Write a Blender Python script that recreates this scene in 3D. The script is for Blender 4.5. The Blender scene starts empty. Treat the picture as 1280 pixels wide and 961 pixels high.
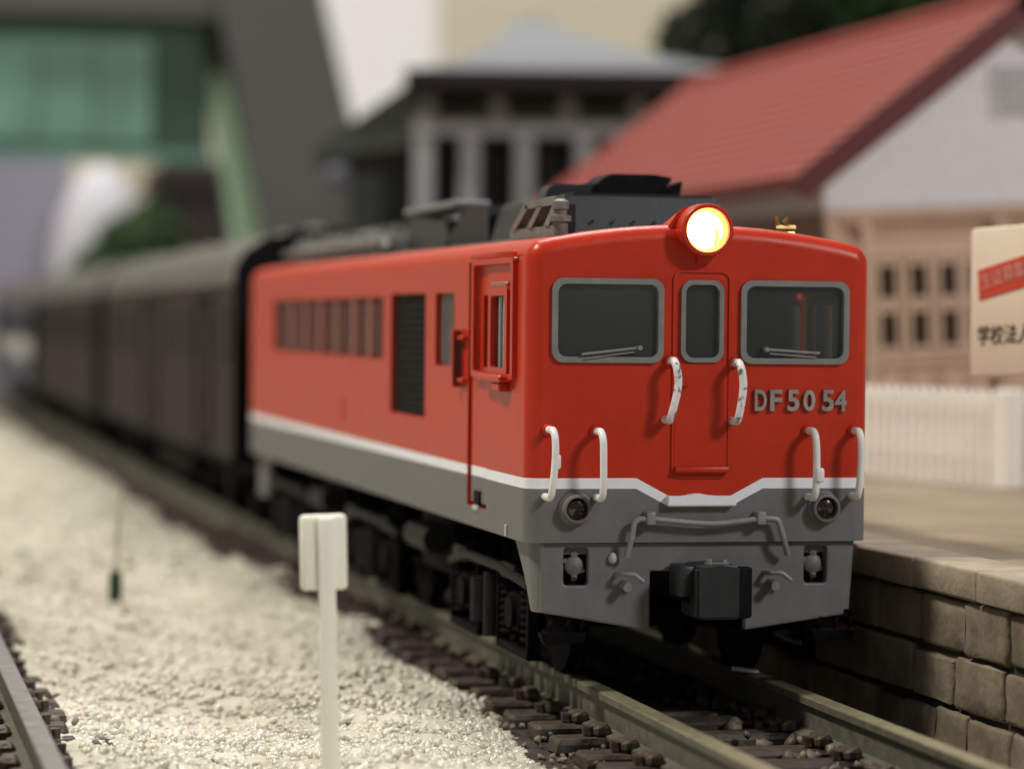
import bpy, bmesh, math, random
import numpy as np
from mathutils import Vector, Matrix

random.seed(7)
RNG = np.random.default_rng(11)
scn = bpy.context.scene
C = scn.collection

# ------------------------------------------------------------------ camera (1 unit = 1 cm of the model layout)
cam_d = bpy.data.cameras.new('camera')
cam = bpy.data.objects.new('camera', cam_d); C.objects.link(cam)
yaw, pit, rol = 0.2292, -0.0214, 0.0107
fw = Vector((math.sin(yaw)*math.cos(pit), math.cos(yaw)*math.cos(pit), math.sin(pit)))
rt = Vector((math.cos(yaw), -math.sin(yaw), 0)); up = rt.cross(fw)
r2 = rt*math.cos(rol)+up*math.sin(rol); u2 = -rt*math.sin(rol)+up*math.cos(rol)
M4 = Matrix((r2, u2, -fw)).transposed().to_4x4(); M4.translation = Vector((-4.386, -14.4514, 1.9009))
cam.matrix_world = M4
cam_d.sensor_width = 36; cam_d.lens = 36*3604/1280
cam_d.clip_start = 0.1; cam_d.clip_end = 500
cam_d.dof.use_dof = True; cam_d.dof.focus_distance = 14.75; cam_d.dof.aperture_fstop = 0.51
scn.camera = cam
scn.unit_settings.scale_length = 0.01

# ------------------------------------------------------------------ world, lamps, exposure
w = bpy.data.worlds.new('World'); scn.world = w; w.use_nodes = True
bg = w.node_tree.nodes['Background']; bg.inputs[0].default_value = (0.93, 0.95, 1.0, 1); bg.inputs[1].default_value = 0.15
def area(name, loc, target, size, power, col):
    l = bpy.data.lights.new(name, 'AREA'); l.shape = 'DISK'; l.size = size; l.energy = power; l.color = col
    o = bpy.data.objects.new(name, l); C.objects.link(o); o.location = loc
    o.rotation_euler = (Vector(target)-Vector(loc)).to_track_quat('-Z', 'Y').to_euler()
area('ceiling_lamp', (-66, 15, 112), (0, 3, 0), 15, 160000, (1.0, 0.935, 0.83))
area('wall_lamp', (50, -62, 54), (0, 2, 1), 16, 42000, (1.0, 0.975, 0.95))
area('ceiling_lamp', (16, 66, 95), (4, 25, 0), 40, 70000, (1.0, 0.95, 0.88))
scn.view_settings.view_transform = 'Standard'; scn.view_settings.look = 'None'
scn.view_settings.exposure = 0.0; scn.view_settings.gamma = 1.0

# ------------------------------------------------------------------ materials
def mat(name, col, rough=0.5, metal=0.0, var=0.0, scale=8.0, bump=0.0, bscale=60.0, col2=None, spec=0.5, coat=0.0, island=0.0, emit=None, es=0.0, sss=0.0):
    m = bpy.data.materials.new(name); m.use_nodes = True
    nt = m.node_tree; N = nt.nodes; L = nt.links; b = N['Principled BSDF']
    b.inputs['Base Color'].default_value = (*col, 1); b.inputs['Roughness'].default_value = rough
    b.inputs['Metallic'].default_value = metal; b.inputs['Specular IOR Level'].default_value = spec
    b.inputs['Coat Weight'].default_value = coat; b.inputs['Coat Roughness'].default_value = 0.15
    if sss:
        b.inputs['Subsurface Weight'].default_value = sss; b.inputs['Subsurface Radius'].default_value = (0.05, 0.045, 0.035)
        b.inputs['Subsurface Scale'].default_value = 1.0
    tc = N.new('ShaderNodeTexCoord')
    if var or col2:
        n = N.new('ShaderNodeTexNoise'); n.inputs['Scale'].default_value = scale; n.inputs['Detail'].default_value = 6; n.inputs['Roughness'].default_value = 0.62
        L.new(tc.outputs['Object'], n.inputs['Vector'])
        r = N.new('ShaderNodeValToRGB'); r.color_ramp.elements[0].position = 0.32; r.color_ramp.elements[1].position = 0.7
        c2 = col2 or tuple(min(1, c*(1+var)) for c in col); c1 = col if col2 else tuple(c*(1-var) for c in col)
        r.color_ramp.elements[0].color = (*c1, 1); r.color_ramp.elements[1].color = (*c2, 1)
        L.new(n.outputs['Fac'], r.inputs['Fac']); out = r.outputs['Color']
        if island:
            g = N.new('ShaderNodeNewGeometry'); mr = N.new('ShaderNodeMapRange'); mr.inputs['To Min'].default_value = 1-island; mr.inputs['To Max'].default_value = 1+island*0.6
            L.new(g.outputs['Random Per Island'], mr.inputs['Value'])
            mx = N.new('ShaderNodeMix'); mx.data_type = 'RGBA'; mx.blend_type = 'MULTIPLY'; mx.inputs['Factor'].default_value = 1
            L.new(out, mx.inputs[6]); L.new(mr.outputs['Result'], mx.inputs[7]); out = mx.outputs[2]
        L.new(out, b.inputs['Base Color'])
        rr = N.new('ShaderNodeMapRange'); rr.inputs['To Min'].default_value = max(0, rough-0.08); rr.inputs['To Max'].default_value = min(1, rough+0.1)
        L.new(n.outputs['Fac'], rr.inputs['Value']); L.new(rr.outputs['Result'], b.inputs['Roughness'])
    if bump:
        n2 = N.new('ShaderNodeTexNoise'); n2.inputs['Scale'].default_value = bscale; n2.inputs['Detail'].default_value = 4
        L.new(tc.outputs['Object'], n2.inputs['Vector'])
        bp = N.new('ShaderNodeBump'); bp.inputs['Strength'].default_value = bump; bp.inputs['Distance'].default_value = 0.02
        L.new(n2.outputs['Fac'], bp.inputs['Height']); L.new(bp.outputs['Normal'], b.inputs['Normal'])
    if emit:
        b.inputs['Emission Color'].default_value = (*emit, 1); b.inputs['Emission Strength'].default_value = es
    return m
def glass_mat(name, tint, rough=0.05, fr=1.25, refl=1.0):
    m = bpy.data.materials.new(name); m.use_nodes = True; nt = m.node_tree; N = nt.nodes; L = nt.links
    N.remove(N['Principled BSDF']); o = N['Material Output']
    t = N.new('ShaderNodeBsdfTransparent'); t.inputs[0].default_value = (*tint, 1)
    g = N.new('ShaderNodeBsdfGlossy'); g.inputs['Roughness'].default_value = rough; g.inputs[0].default_value = (refl, refl, refl, 1)
    f = N.new('ShaderNodeFresnel'); f.inputs['IOR'].default_value = fr
    x = N.new('ShaderNodeMixShader'); L.new(f.outputs[0], x.inputs[0]); L.new(t.outputs[0], x.inputs[1]); L.new(g.outputs[0], x.inputs[2])
    d = N.new('ShaderNodeBsdfDiffuse'); d.inputs[0].default_value = (0.42, 0.47, 0.42, 1); y = N.new('ShaderNodeMixShader'); y.inputs[0].default_value = 0.055
    L.new(x.outputs[0], y.inputs[1]); L.new(d.outputs[0], y.inputs[2]); L.new(y.outputs[0], o.inputs[0])
    return m

M = {}
M['red'] = mat('loco_red', (0.50, 0.026, 0.006), 0.36, var=0.06, scale=4, bump=0.06, bscale=110, spec=0.36)
M['white'] = mat('loco_white', (0.84, 0.87, 0.93), 0.45, var=0.04, scale=9, bump=0.05)
M['grey'] = mat('loco_grey', (0.148, 0.149, 0.145), 0.50, var=0.10, scale=7, bump=0.06, bscale=80, spec=0.4)
M['roof_dark'] = mat('loco_roof', (0.014, 0.015, 0.017), 0.5, var=0.25, scale=10, bump=0.1, spec=0.3)
M['inside'] = mat('cab_interior', (0.33, 0.345, 0.32), 0.6)
M['frame'] = mat('window_gasket_grey', (0.20, 0.205, 0.20), 0.42, var=0.12, scale=14)
M['rail_white'] = mat('handrail_white', (0.82, 0.80, 0.79), 0.38, var=0.04, scale=20)
M['rail_worn'] = mat('handrail_worn', (0.80, 0.78, 0.77), 0.38, col2=(0.80, 0.78, 0.77), scale=22)
cr = [n for n in M['rail_worn'].node_tree.nodes if n.type == 'VALTORGB'][0].color_ramp
cr.elements[0].color = (0.16, 0.15, 0.15, 1); cr.elements[0].position = 0.36; cr.elements[1].position = 0.46
M['silver'] = mat('number_silver', (0.42, 0.41, 0.40), 0.33, metal=0.75, var=0.25, scale=18)
M['pipe_grey'] = mat('pipe_grey', (0.24, 0.24, 0.235), 0.4, var=0.12, scale=16)
M['black'] = mat('black_plastic', (0.009, 0.009, 0.010), 0.6, var=0.3, scale=10, bump=0.08, spec=0.06)
M['under'] = mat('underframe_black', (0.006, 0.006, 0.0065), 0.6, var=0.4, scale=9, bump=0.12, spec=0.03)
M['under2'] = mat('underframe_worn', (0.013, 0.013, 0.013), 0.5, var=0.4, scale=9, spec=0.12)
M['coupler'] = mat('coupler_black', (0.022, 0.024, 0.026), 0.45, var=0.2, scale=12, spec=0.4)
M['hood'] = mat('hood_charcoal', (0.019, 0.022, 0.028), 0.42, var=0.2, scale=9, bump=0.05, spec=0.35)
M['gear'] = mat('roof_gear_grey', (0.15, 0.145, 0.135), 0.5, var=0.25, scale=10, bump=0.1)
M['lid'] = mat('vent_lid_grey', (0.17, 0.175, 0.18), 0.45, var=0.1)
M['gear_light'] = mat('roof_gear_light', (0.45, 0.46, 0.47), 0.4, var=0.1)
M['brass'] = mat('brass', (0.55, 0.36, 0.14), 0.3, metal=1.0, var=0.2, scale=30)
M['lens_red'] = mat('tail_lens', (0.02, 0.006, 0.006), 0.15, coat=0.6)
M['side_pane'] = mat('side_pane', (0.105, 0.040, 0.036), 0.5, var=0.25, scale=1.2, spec=0.12)
M['bar_tan'] = mat('sash_bar_tan', (0.50, 0.36, 0.29), 0.45)
M['bar_brown'] = mat('sash_bar_brown', (0.25, 0.09, 0.08), 0.45)
M['mullion'] = mat('mullion', (0.33, 0.11, 0.085), 0.4)
M['pane_grey'] = mat('pane_grey', (0.06, 0.06, 0.062), 0.2, var=0.2)
M['lamp_on'] = mat('headlight_bulb', (1, 0.9, 0.7), 0.3, emit=(1.0, 0.84, 0.48), es=5.0)
M['lamp_rim'] = mat('headlight_glow_rim', (0.9, 0.35, 0.05), 0.3, emit=(1.0, 0.42, 0.04), es=1.6)
M['filament'] = mat('headlight_reflex', (0.9, 0.8, 0.1), 0.3, emit=(1.0, 0.80, 0.05), es=1.6)
M['glass'] = glass_mat('window_glass', (0.965, 0.985, 0.97), 0.05, 1.45)
M['metal_wheel'] = mat('wheel_metal', (0.25, 0.24, 0.23), 0.35, metal=0.8)
M['coach'] = mat('coach_brown', (0.022, 0.0135, 0.0125), 0.55, var=0.12, scale=3, spec=0.15)
M['coach_blue'] = mat('coach_blue', (0.03, 0.04, 0.09), 0.4, var=0.1)
M['cream'] = mat('coach_cream', (0.62, 0.62, 0.58), 0.4)
M['coach_roof'] = mat('coach_roof_grey', (0.120, 0.114, 0.106), 0.55, var=0.15, scale=4, spec=0.3)
M['dark_pane'] = mat('coach_pane', (0.016, 0.014, 0.014), 0.5, spec=0.1)
M['rail_side'] = mat('rail_painted', (0.105, 0.100, 0.072), 0.55, var=0.3, scale=12, bump=0.2, bscale=70)
M['rail_top'] = mat('rail_head_brass', (0.36, 0.335, 0.215), 0.32, metal=0.6, var=0.2, scale=14)
M['rail_steel'] = mat('rail_head_steel', (0.30, 0.30, 0.31), 0.34, metal=0.75, var=0.2, scale=10)
M['sleeper'] = mat('sleeper_brown', (0.030, 0.020, 0.016), 0.6, col2=(0.085, 0.062, 0.047), scale=9, bump=0.4, bscale=35)
M['chair'] = mat('rail_chair_brown', (0.035, 0.022, 0.017), 0.5, col2=(0.11, 0.08, 0.06), scale=14, bump=0.3, bscale=40)
M['bed'] = mat('track_bed', (0.020, 0.016, 0.013), 0.9, col2=(0.060, 0.048, 0.036), scale=6, bump=0.6, bscale=40)  # dark bed, deepened further to stand for shadow between the rails
M['ground'] = mat('ballast_ground', (0.34, 0.32, 0.245), 0.5, col2=(0.64, 0.612, 0.50), scale=1.9, bump=0.35, bscale=26, sss=0.3)
M['grain'] = mat('ballast_grain', (0.44, 0.42, 0.325), 0.28, col2=(0.76, 0.735, 0.625), scale=1.8, island=0.14, spec=0.7, sss=0.35)
M['grain_t'] = mat('track_stone', (0.060, 0.048, 0.036), 0.6, col2=(0.22, 0.185, 0.14), scale=3, island=0.5)
M['deck'] = mat('platform_deck', (0.185, 0.140, 0.092), 0.75, col2=(0.285, 0.228, 0.155), scale=1.1, bump=0.2, bscale=30, spec=0.3)
M['coping'] = mat('coping_concrete', (0.20, 0.162, 0.115), 0.7, col2=(0.38, 0.32, 0.23), scale=2.6, bump=0.3, bscale=28)
M['stone'] = mat('wall_stone', (0.105, 0.083, 0.054), 0.75, col2=(0.26, 0.212, 0.145), scale=3.0, bump=0.5, bscale=16)
M['mortar'] = mat('wall_mortar', (0.035, 0.028, 0.02), 0.9, var=0.3)
M['plastic_white'] = mat('post_white_plastic', (0.88, 0.86, 0.76), 0.42, var=0.03, scale=10, bump=0.05, bscale=40, sss=0.25)
M['fence'] = mat('fence_white', (0.93, 0.90, 0.83), 0.45, var=0.03)
M['board'] = mat('sign_cream', (0.90, 0.79, 0.62), 0.5, var=0.03, scale=4)
M['sign_red'] = mat('sign_red', (0.72, 0.085, 0.045), 0.5)
M['sign_pink'] = mat('sign_lettering_pale', (0.85, 0.42, 0.34), 0.5)
M['sign_ink'] = mat('sign_ink', (0.045, 0.05, 0.03), 0.5)
M['tile'] = mat('roof_tile_red', (0.265, 0.042, 0.035), 0.6, var=0.16, scale=5, spec=0.35)
M['rake'] = mat('roof_rake_dark', (0.115, 0.014, 0.016), 0.5, var=0.1)
M['gable'] = mat('gable_plaster', (0.80, 0.79, 0.83), 0.7, var=0.05)
M['tan'] = mat('station_tan', (0.56, 0.38, 0.275), 0.6, var=0.10, scale=4)
M['tan2'] = mat('station_timber', (0.68, 0.48, 0.355), 0.6, var=0.08, scale=4)
M['stn_side_shaded'] = mat('station_side_shaded', (0.30, 0.19, 0.145), 0.65, var=0.12)  # darker than the gable front: eave shade put into the side wall colour
M['stn_glass'] = mat('station_window', (0.030, 0.016, 0.008), 0.3)
M['house_wall'] = mat('house_wall', (0.045, 0.031, 0.025), 0.7, var=0.2)
M['house_green'] = mat('house_wing', (0.055, 0.062, 0.055), 0.7, var=0.3)
M['house_white'] = mat('house_column', (0.40, 0.40, 0.415), 0.6, var=0.08)
M['house_roof'] = mat('house_roof_blue', (0.150, 0.165, 0.190), 0.55, var=0.10, spec=0.3)
M['eave'] = mat('house_eave', (0.025, 0.018, 0.017), 0.7)
M['concrete'] = mat('bridge_concrete', (0.105, 0.107, 0.105), 0.7, var=0.08, scale=1.5)
M['br_green'] = mat('bridge_glass_green', (0.17, 0.34, 0.275), 0.4, var=0.25, scale=0.7)
M['br_frame'] = mat('bridge_frame_green', (0.030, 0.075, 0.045), 0.5, var=0.1)
M['pale_green'] = mat('brace_pale_green', (0.37, 0.56, 0.37), 0.5, var=0.05)
M['lavender'] = mat('lavender_wall', (0.30, 0.285, 0.37), 0.7)
M['tower_white'] = mat('tower_white', (0.86, 0.86, 0.90), 0.7)
M['white_wall'] = mat('white_wall', (0.56, 0.56, 0.62), 0.7, var=0.05)
M['leaf'] = mat('leaf_green', (0.035, 0.085, 0.022), 0.6, island=0.5, col2=(0.06, 0.13, 0.035), scale=2)
M['leaf_dark'] = mat('leaf_dark', (0.020, 0.030, 0.017), 0.6, island=0.5, col2=(0.035, 0.05, 0.025), scale=2)
M['bark'] = mat('bark', (0.05, 0.035, 0.025), 0.8, var=0.3)
M['backwall'] = mat('wall_cream', (0.54, 0.50, 0.40), 0.8, var=0.04, scale=0.2)

# ------------------------------------------------------------------ mesh helpers
def empty(name, label, cat, loc=(0,0,0), rot=(0,0,0), group=None):
    o = bpy.data.objects.new(name, None); C.objects.link(o); o.location = loc; o.rotation_euler = rot
    o.empty_display_size = 0.2; o['label'] = label; o['category'] = cat
    if group: o['group'] = group
    return o
def tag(o, label, cat, group=None):
    o['label'] = label; o['category'] = cat
    if group: o['group'] = group
    return o
def link(name, me, mats, parent=None, smooth=None, kind=None, label=None):
    for m in (mats if isinstance(mats, (list, tuple)) else [mats]):
        me.materials.append(M[m])
    o = bpy.data.objects.new(name, me); C.objects.link(o)
    if parent: o.parent = parent
    if smooth is not None:
        me.polygons.foreach_set('use_smooth', [True]*len(me.polygons))
        try: me.set_sharp_from_angle(angle=math.radians(smooth))
        except Exception: pass
    if kind: o['kind'] = kind
    if label: o['label'] = label
    return o
def obj(name, bm, mats, parent=None, smooth=None, kind=None, label=None):
    bmesh.ops.recalc_face_normals(bm, faces=bm.faces)
    me = bpy.data.meshes.new(name); bm.to_mesh(me); bm.free()
    return link(name, me, mats, parent, smooth, kind, label)
def dup(o, name=None, loc=None, parent=None, mats=None):
    c = o.copy(); C.objects.link(c); c.parent = parent if parent else o.parent
    if loc is not None: c.location = loc
    return c
def copy_tree(o, parent=None):
    c = o.copy(); C.objects.link(c); c.parent = parent
    for ch in list(o.children): copy_tree(ch, c)
    return c
def B(): return bmesh.new()
def box(bm, x0, x1, y0, y1, z0, z1, bev=0.0, seg=2, mi=0):
    r = bmesh.ops.create_cube(bm, size=1.0); vs = r['verts']
    for v in vs:
        v.co = Vector(((x0+x1)/2+v.co.x*(x1-x0), (y0+y1)/2+v.co.y*(y1-y0), (z0+z1)/2+v.co.z*(z1-z0)))
    fs = list({f for v in vs for f in v.link_faces})
    for f in fs: f.material_index = mi
    if bev:
        es = list({e for v in vs for e in v.link_edges})
        bmesh.ops.bevel(bm, geom=es, offset=bev, segments=seg, profile=0.5, affect='EDGES')
    return bm
def ring_pts(c, ax, r, n, ref=None):
    ax = Vector(ax).normalized(); ref = Vector(ref) if ref else (Vector((0,0,1)) if abs(ax.z) < 0.9 else Vector((1,0,0)))
    a = ax.cross(ref).normalized(); b = ax.cross(a)
    return [Vector(c)+a*(r*math.cos(2*math.pi*i/n))+b*(r*math.sin(2*math.pi*i/n)) for i in range(n)]
def loft(bm, rings, cap=True, mi=0):
    R = [[bm.verts.new(p) for p in r] for r in rings]; n = len(R[0])
    for a, b in zip(R, R[1:]):
        for i in range(n):
            f = bm.faces.new((a[i], a[(i+1) % n], b[(i+1) % n], b[i])); f.material_index = mi
    if cap:
        bm.faces.new(R[0][::-1]).material_index = mi; bm.faces.new(R[-1]).material_index = mi
    return bm
def cyl(bm, p0, p1, r, n=16, r1=None, mi=0):
    d = Vector(p1)-Vector(p0)
    return loft(bm, [ring_pts(p0, d, r, n), ring_pts(p1, d, r if r1 is None else r1, n)], mi=mi)
def lathe(bm, prof, c, ax, n=24, cap=True, mi=0):      # prof: (dist along axis, radius)
    ax = Vector(ax).normalized()
    return loft(bm, [ring_pts(Vector(c)+ax*d, ax, max(r, 1e-4), n) for d, r in prof], cap=cap, mi=mi)
def tube(bm, pts, r, n=10):
    pts = [Vector(p) for p in pts]; rings = []
    ref = None
    for i, p in enumerate(pts):
        t = (pts[min(i+1, len(pts)-1)]-pts[max(i-1, 0)]).normalized()
        if ref is None: ref = Vector((1,0,0)) if abs(t.x) < 0.8 else Vector((0,0,1))
        a = (ref-t*ref.dot(t)).normalized(); b = t.cross(a); ref = a
        rr = r[i] if isinstance(r, (list, tuple)) else r
        rings.append([p+a*(rr*math.cos(2*math.pi*k/n))+b*(rr*math.sin(2*math.pi*k/n)) for k in range(n)])
    return loft(bm, rings)
def smooth_path(pts, it=2):                               # corner cutting keeps ends
    pts = [Vector(p) for p in pts]
    for _ in range(it):
        q = [pts[0]]
        for a, b in zip(pts, pts[1:]): q += [a*0.75+b*0.25, a*0.25+b*0.75]
        q.append(pts[-1]); pts = q
    return pts
def prism(bm, poly, axis, a, b, mi=0):                    # poly in the two other axes, extruded from a to b
    def P(u, v, t):
        return {'X': (t, u, v), 'Y': (u, t, v), 'Z': (u, v, t)}[axis]
    A = [bm.verts.new(P(u, v, a)) for u, v in poly]; Bv = [bm.verts.new(P(u, v, b)) for u, v in poly]; n = len(poly)
    fs = [bm.faces.new(A[::-1]), bm.faces.new(Bv)]
    for i in range(n): fs.append(bm.faces.new((A[i], A[(i+1) % n], Bv[(i+1) % n], Bv[i])))
    for f in fs: f.material_index = mi
    return bm
def rrect(x0, x1, z0, z1, r, n=5):
    out = []
    for cx, cz, s in ((x1-r, z1-r, 0), (x0+r, z1-r, 1), (x0+r, z0+r, 2), (x1-r, z0+r, 3)):
        for k in range(n+1):
            a = math.pi/2*(s+k/n); out.append((cx+r*math.cos(a), cz+r*math.sin(a)))
    return out
def frame_ring(bm, outer, inner, axis, a, b, mi=0):       # tube between two outlines of equal length
    def P(p, t): return {'X': (t, p[0], p[1]), 'Y': (p[0], t, p[1]), 'Z': (p[0], p[1], t)}[axis]
    n = len(outer)
    R = [[bm.verts.new(P(p, t)) for p in o] for o, t in ((outer, b), (outer, a), (inner, a), (inner, b))]
    for k in range(4):
        r0, r1 = R[k], R[(k+1) % 4]
        for i in range(n): bm.faces.new((r0[i], r0[(i+1) % n], r1[(i+1) % n], r1[i])).material_index = mi
    return bm
def text_mesh(s, size, extrude, align='CENTER', bold=0.0):
    cu = bpy.data.curves.new('lettering', 'FONT'); cu.body = s; cu.size = size; cu.extrude = extrude; cu.align_x = align; cu.align_y = 'CENTER'
    cu.resolution_u = 3; cu.offset = bold
    o = bpy.data.objects.new('lettering', cu); C.objects.link(o)
    bpy.context.view_layer.update()
    me = bpy.data.meshes.new_from_object(o.evaluated_get(bpy.context.evaluated_depsgraph_get()))
    bpy.data.objects.remove(o); bpy.data.curves.remove(cu)
    return me
def jitter(bm, amt, seed=0):
    rr = random.Random(seed)
    for v in bm.verts: v.co += Vector((rr.uniform(-amt, amt), rr.uniform(-amt, amt), rr.uniform(-amt, amt)))

# ------------------------------------------------------------------ ground and backdrop
def hgt(x, y):                                             # gravel surface
    return -0.235 + 0.07*np.sin(x*2.1+0.6*y)*np.cos(y*0.9-x) + 0.035*np.sin(x*5.3+1.7)*np.sin(y*3.1+0.4)
xs = np.linspace(-3.3, -0.88, 110); ys = np.concatenate([np.linspace(-6, 8, 560), np.linspace(8.1, 60, 300)])
bm = B()
box(bm, -45, 70, -30, 100, -2.0, -0.34)
g = obj('ground', bm, 'ground'); g['kind'] = 'structure'
gx, gy = np.meshgrid(xs, ys); gz = hgt(gx, gy)-0.016+0.012*np.sin(gx*31+3*np.sin(gy*7))*np.sin(gy*29+2*np.sin(gx*9))+0.010*np.sin(gx*17+gy*11)+RNG.normal(0, 0.0035, gx.shape)
gx = gx+np.where(gx > -1.05, 1, 0)*(gx+1.05)/0.17*(0.05*np.sin(gy*5.1)+0.04*np.sin(gy*13.7+1)+0.02*np.sin(gy*31)); gz = gz-0.06*np.clip((gx+0.98)/0.1, 0, 1)
V = np.stack([gx, gy, gz], -1).reshape(-1, 3); nx = len(xs)
F = [(j*nx+i, j*nx+i+1, (j+1)*nx+i+1, (j+1)*nx+i) for j in range(len(ys)-1) for i in range(nx-1)]
me = bpy.data.meshes.new('gravel_bed'); me.from_pydata(V.tolist(), [], F)
o = link('gravel_bed', me, 'ground', smooth=180); o['kind'] = 'structure'
bm = B(); box(bm, -90, 130, 96, 98, -3, 70); o = obj('wall', bm, 'backwall'); o['kind'] = 'structure'

ico = bmesh.new(); bmesh.ops.create_icosphere(ico, subdivisions=1, radius=1.0)
ICV = np.array([v.co[:] for v in ico.verts]); ICF = np.array([[v.index for v in f.verts] for f in ico.faces]); ico.free()
def grains(name, P, S, mat_, flat=0.75, label=None, parent=None):
    n = len(P); D = 1+RNG.uniform(-0.38, 0.38, (n, 12, 1))
    q = RNG.normal(size=(n, 4)); q /= np.linalg.norm(q, axis=1, keepdims=True)
    w_, x_, y_, z_ = q.T
    R = np.stack([np.stack([1-2*(y_*y_+z_*z_), 2*(x_*y_-z_*w_), 2*(x_*z_+y_*w_)], -1), np.stack([2*(x_*y_+z_*w_), 1-2*(x_*x_+z_*z_), 2*(y_*z_-x_*w_)], -1), np.stack([2*(x_*z_-y_*w_), 2*(y_*z_+x_*w_), 1-2*(x_*x_+y_*y_)], -1)], 1)
    L_ = ICV[None]*D*np.stack([np.ones(n), RNG.uniform(0.6, 1, n), RNG.uniform(0.5, 0.9, n)], -1)[:, None, :]*S[:, None, None]
    Vv = np.einsum('nij,nkj->nki', R, L_)+P[:, None, :]
    Ff = (ICF[None]+12*np.arange(n)[:, None, None]).reshape(-1, 3)
    me = bpy.data.meshes.new(name); nv = n*12; nf = len(Ff)
    me.vertices.add(nv); me.vertices.foreach_set('co', Vv.reshape(-1).astype(np.float32))
    me.loops.add(nf*3); me.loops.foreach_set('vertex_index', Ff.reshape(-1).astype(np.int32))
    me.polygons.add(nf); me.polygons.foreach_set('loop_start', np.arange(0, nf*3, 3, dtype=np.int32))
    me.update(calc_edges=True)
    o = link(name, me, mat_, parent); o['kind'] = 'stuff'
    if label: o['label'] = label
    return o
def scat(n, x0, x1, y0, y1): return RNG.uniform(x0, x1, n), RNG.uniform(y0, y1, n)
PX, PY, PS = [], [], []
for n, y0, y1, s0, s1 in ((14000, -3.2, 1.2, 0.010, 0.042), (4500, 1.2, 3.5, 0.010, 0.042), (3500, 3.5, 8.0, 0.014, 0.045), (2000, 8.0, 26.0, 0.03, 0.07)):
    x, y = scat(n, -3.22, -0.88, y0, y1); PX.append(x); PY.append(y); PS.append(s0+(s1-s0)*RNG.random(n)**3.2)
n = 3600; x = -1.0+0.30*RNG.random(n)**1.7; PX.append(x); PY.append(RNG.uniform(-3.2, 12, n)); PS.append(RNG.uniform(.014, .04, n))
x, y, s = np.concatenate(PX), np.concatenate(PY), np.concatenate(PS)
z = hgt(x, y)+RNG.uniform(-0.040, -0.008, len(x))+0.05*np.clip((x+1.05)/0.2, -0.0, 1)*-1
o = grains('gravel', np.stack([x, y, z], -1), s, 'grain'); tag(o, 'loose cream ballast gravel spread between the two tracks', 'gravel')

# ------------------------------------------------------------------ tracks
RAIL_P = [(-.085,-.21), (.085,-.21), (.085,-.19), (.022,-.17), (.022,-.055), (.05,-.04), (.05,-.006), (.044,0), (-.044,0), (-.05,-.006), (-.05,-.04), (-.022,-.055), (-.022,-.17), (-.085,-.19)]
def make_track(name, label, xc, y0, y1, sl0, sl1, topm, seed, half=0.85):
    t = empty(name, label, 'track', (xc, 0, 0))
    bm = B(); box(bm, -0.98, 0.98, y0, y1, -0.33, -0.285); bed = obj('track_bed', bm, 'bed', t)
    for sx in (-0.5, 0.5):
        bm = B(); prism(bm, [(sx+a, b) for a, b in RAIL_P], 'Y', y0, y1)
        bm.normal_update()
        for f in bm.faces:
            if f.calc_center_median().z > -0.0075: f.material_index = 1
        obj('rail', bm, ['rail_side', topm], t)
    variants = []
    for k in range(4):
        bm = B(); box(bm, -half, half, -0.115, 0.115, -0.30, -0.205, 0.02, 1); jitter(bm, 0.008, seed+k)
        me = bpy.data.meshes.new('sleeper'); bm.to_mesh(me); bm.free(); me.materials.append(M['sleeper']); variants.append(me)
    bm = B(); box(bm, 0.055, 0.145, -0.085, 0.085, -0.21, -0.14, 0.02, 1); cyl(bm, (0.16, 0, -0.2), (0.16, 0, -0.155), 0.035, 6)
    jitter(bm, 0.004, seed); ch = bpy.data.meshes.new('rail_chair'); bm.to_mesh(ch); bm.free(); ch.materials.append(M['chair'])
    y = sl0; k = 0; rr = random.Random(seed)
    while y < sl1:
        s = bpy.data.objects.new('sleeper', variants[k % 4]); C.objects.link(s); s.parent = t; s.location = (rr.uniform(-.02, .02), y, rr.uniform(-.008, .008)); s.rotation_euler = (rr.uniform(-.03, .03), 0, rr.uniform(-.02, .02))
        if y < 14:
            for sx in (-0.5, 0.5):
                for rz in (0, math.pi):
                    c = bpy.data.objects.new('rail_chair', ch); C.objects.link(c); c.parent = s; c.location = (sx, rr.uniform(-.01, .01), 0); c.rotation_euler = (0, 0, rz)
        y += 0.49; k += 1
    return t
main = make_track('railway_track', 'track with olive rails and brown sleepers under the red locomotive', 0, -7, 70, -3.2, 46, 'rail_top', 3)
left = make_track('railway_track', 'empty track with a grey steel rail in the bottom left corner', -3.985, -7, 70, -3.3, 20, 'rail_steel', 9, half=0.78)
n = 7000
x, y = scat(n, -0.95, 0.95, -4, 12); ph = ((y+3.2) % 0.49)/0.49
z = -0.285+RNG.uniform(0, 0.05, n); keep = (ph > 0.26) & (ph < 0.74)
keep &= ~((np.abs(np.abs(x)-0.5) < 0.1)); keep &= ~((x > -0.42) & (x < 0.10)) | (RNG.random(n) < 0.10); keep &= (np.abs(x) > 0.55) | (RNG.random(n) < 0.55)
z += 0.06*((np.abs(x) < 0.42) & (x > 0.12))*RNG.random(n)
sz = np.where((x > 0.1) & (x < 0.42), RNG.uniform(0.022, 0.055, n), RNG.uniform(0.012, 0.026, n))
grains('track_stones', np.stack([x, y, z], -1)[keep], sz[keep], 'grain_t', parent=main)
x, y = scat(2600, -0.93, 0.86, -4, 12); ph = ((y+3.2) % 0.49)/0.49; keep = (ph > 0.3) & (ph < 0.7)
grains('track_stones', np.stack([x, y, np.full(len(x), -0.25)+RNG.uniform(-.02, .03, len(x))], -1)[keep], RNG.uniform(.02, .045, len(x))[keep], 'grain_t', parent=left)
bm = B(); box(bm, 0, .15, 0, .045, 0, .02, 0.006, 1); jitter(bm, .006, 4)
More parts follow.
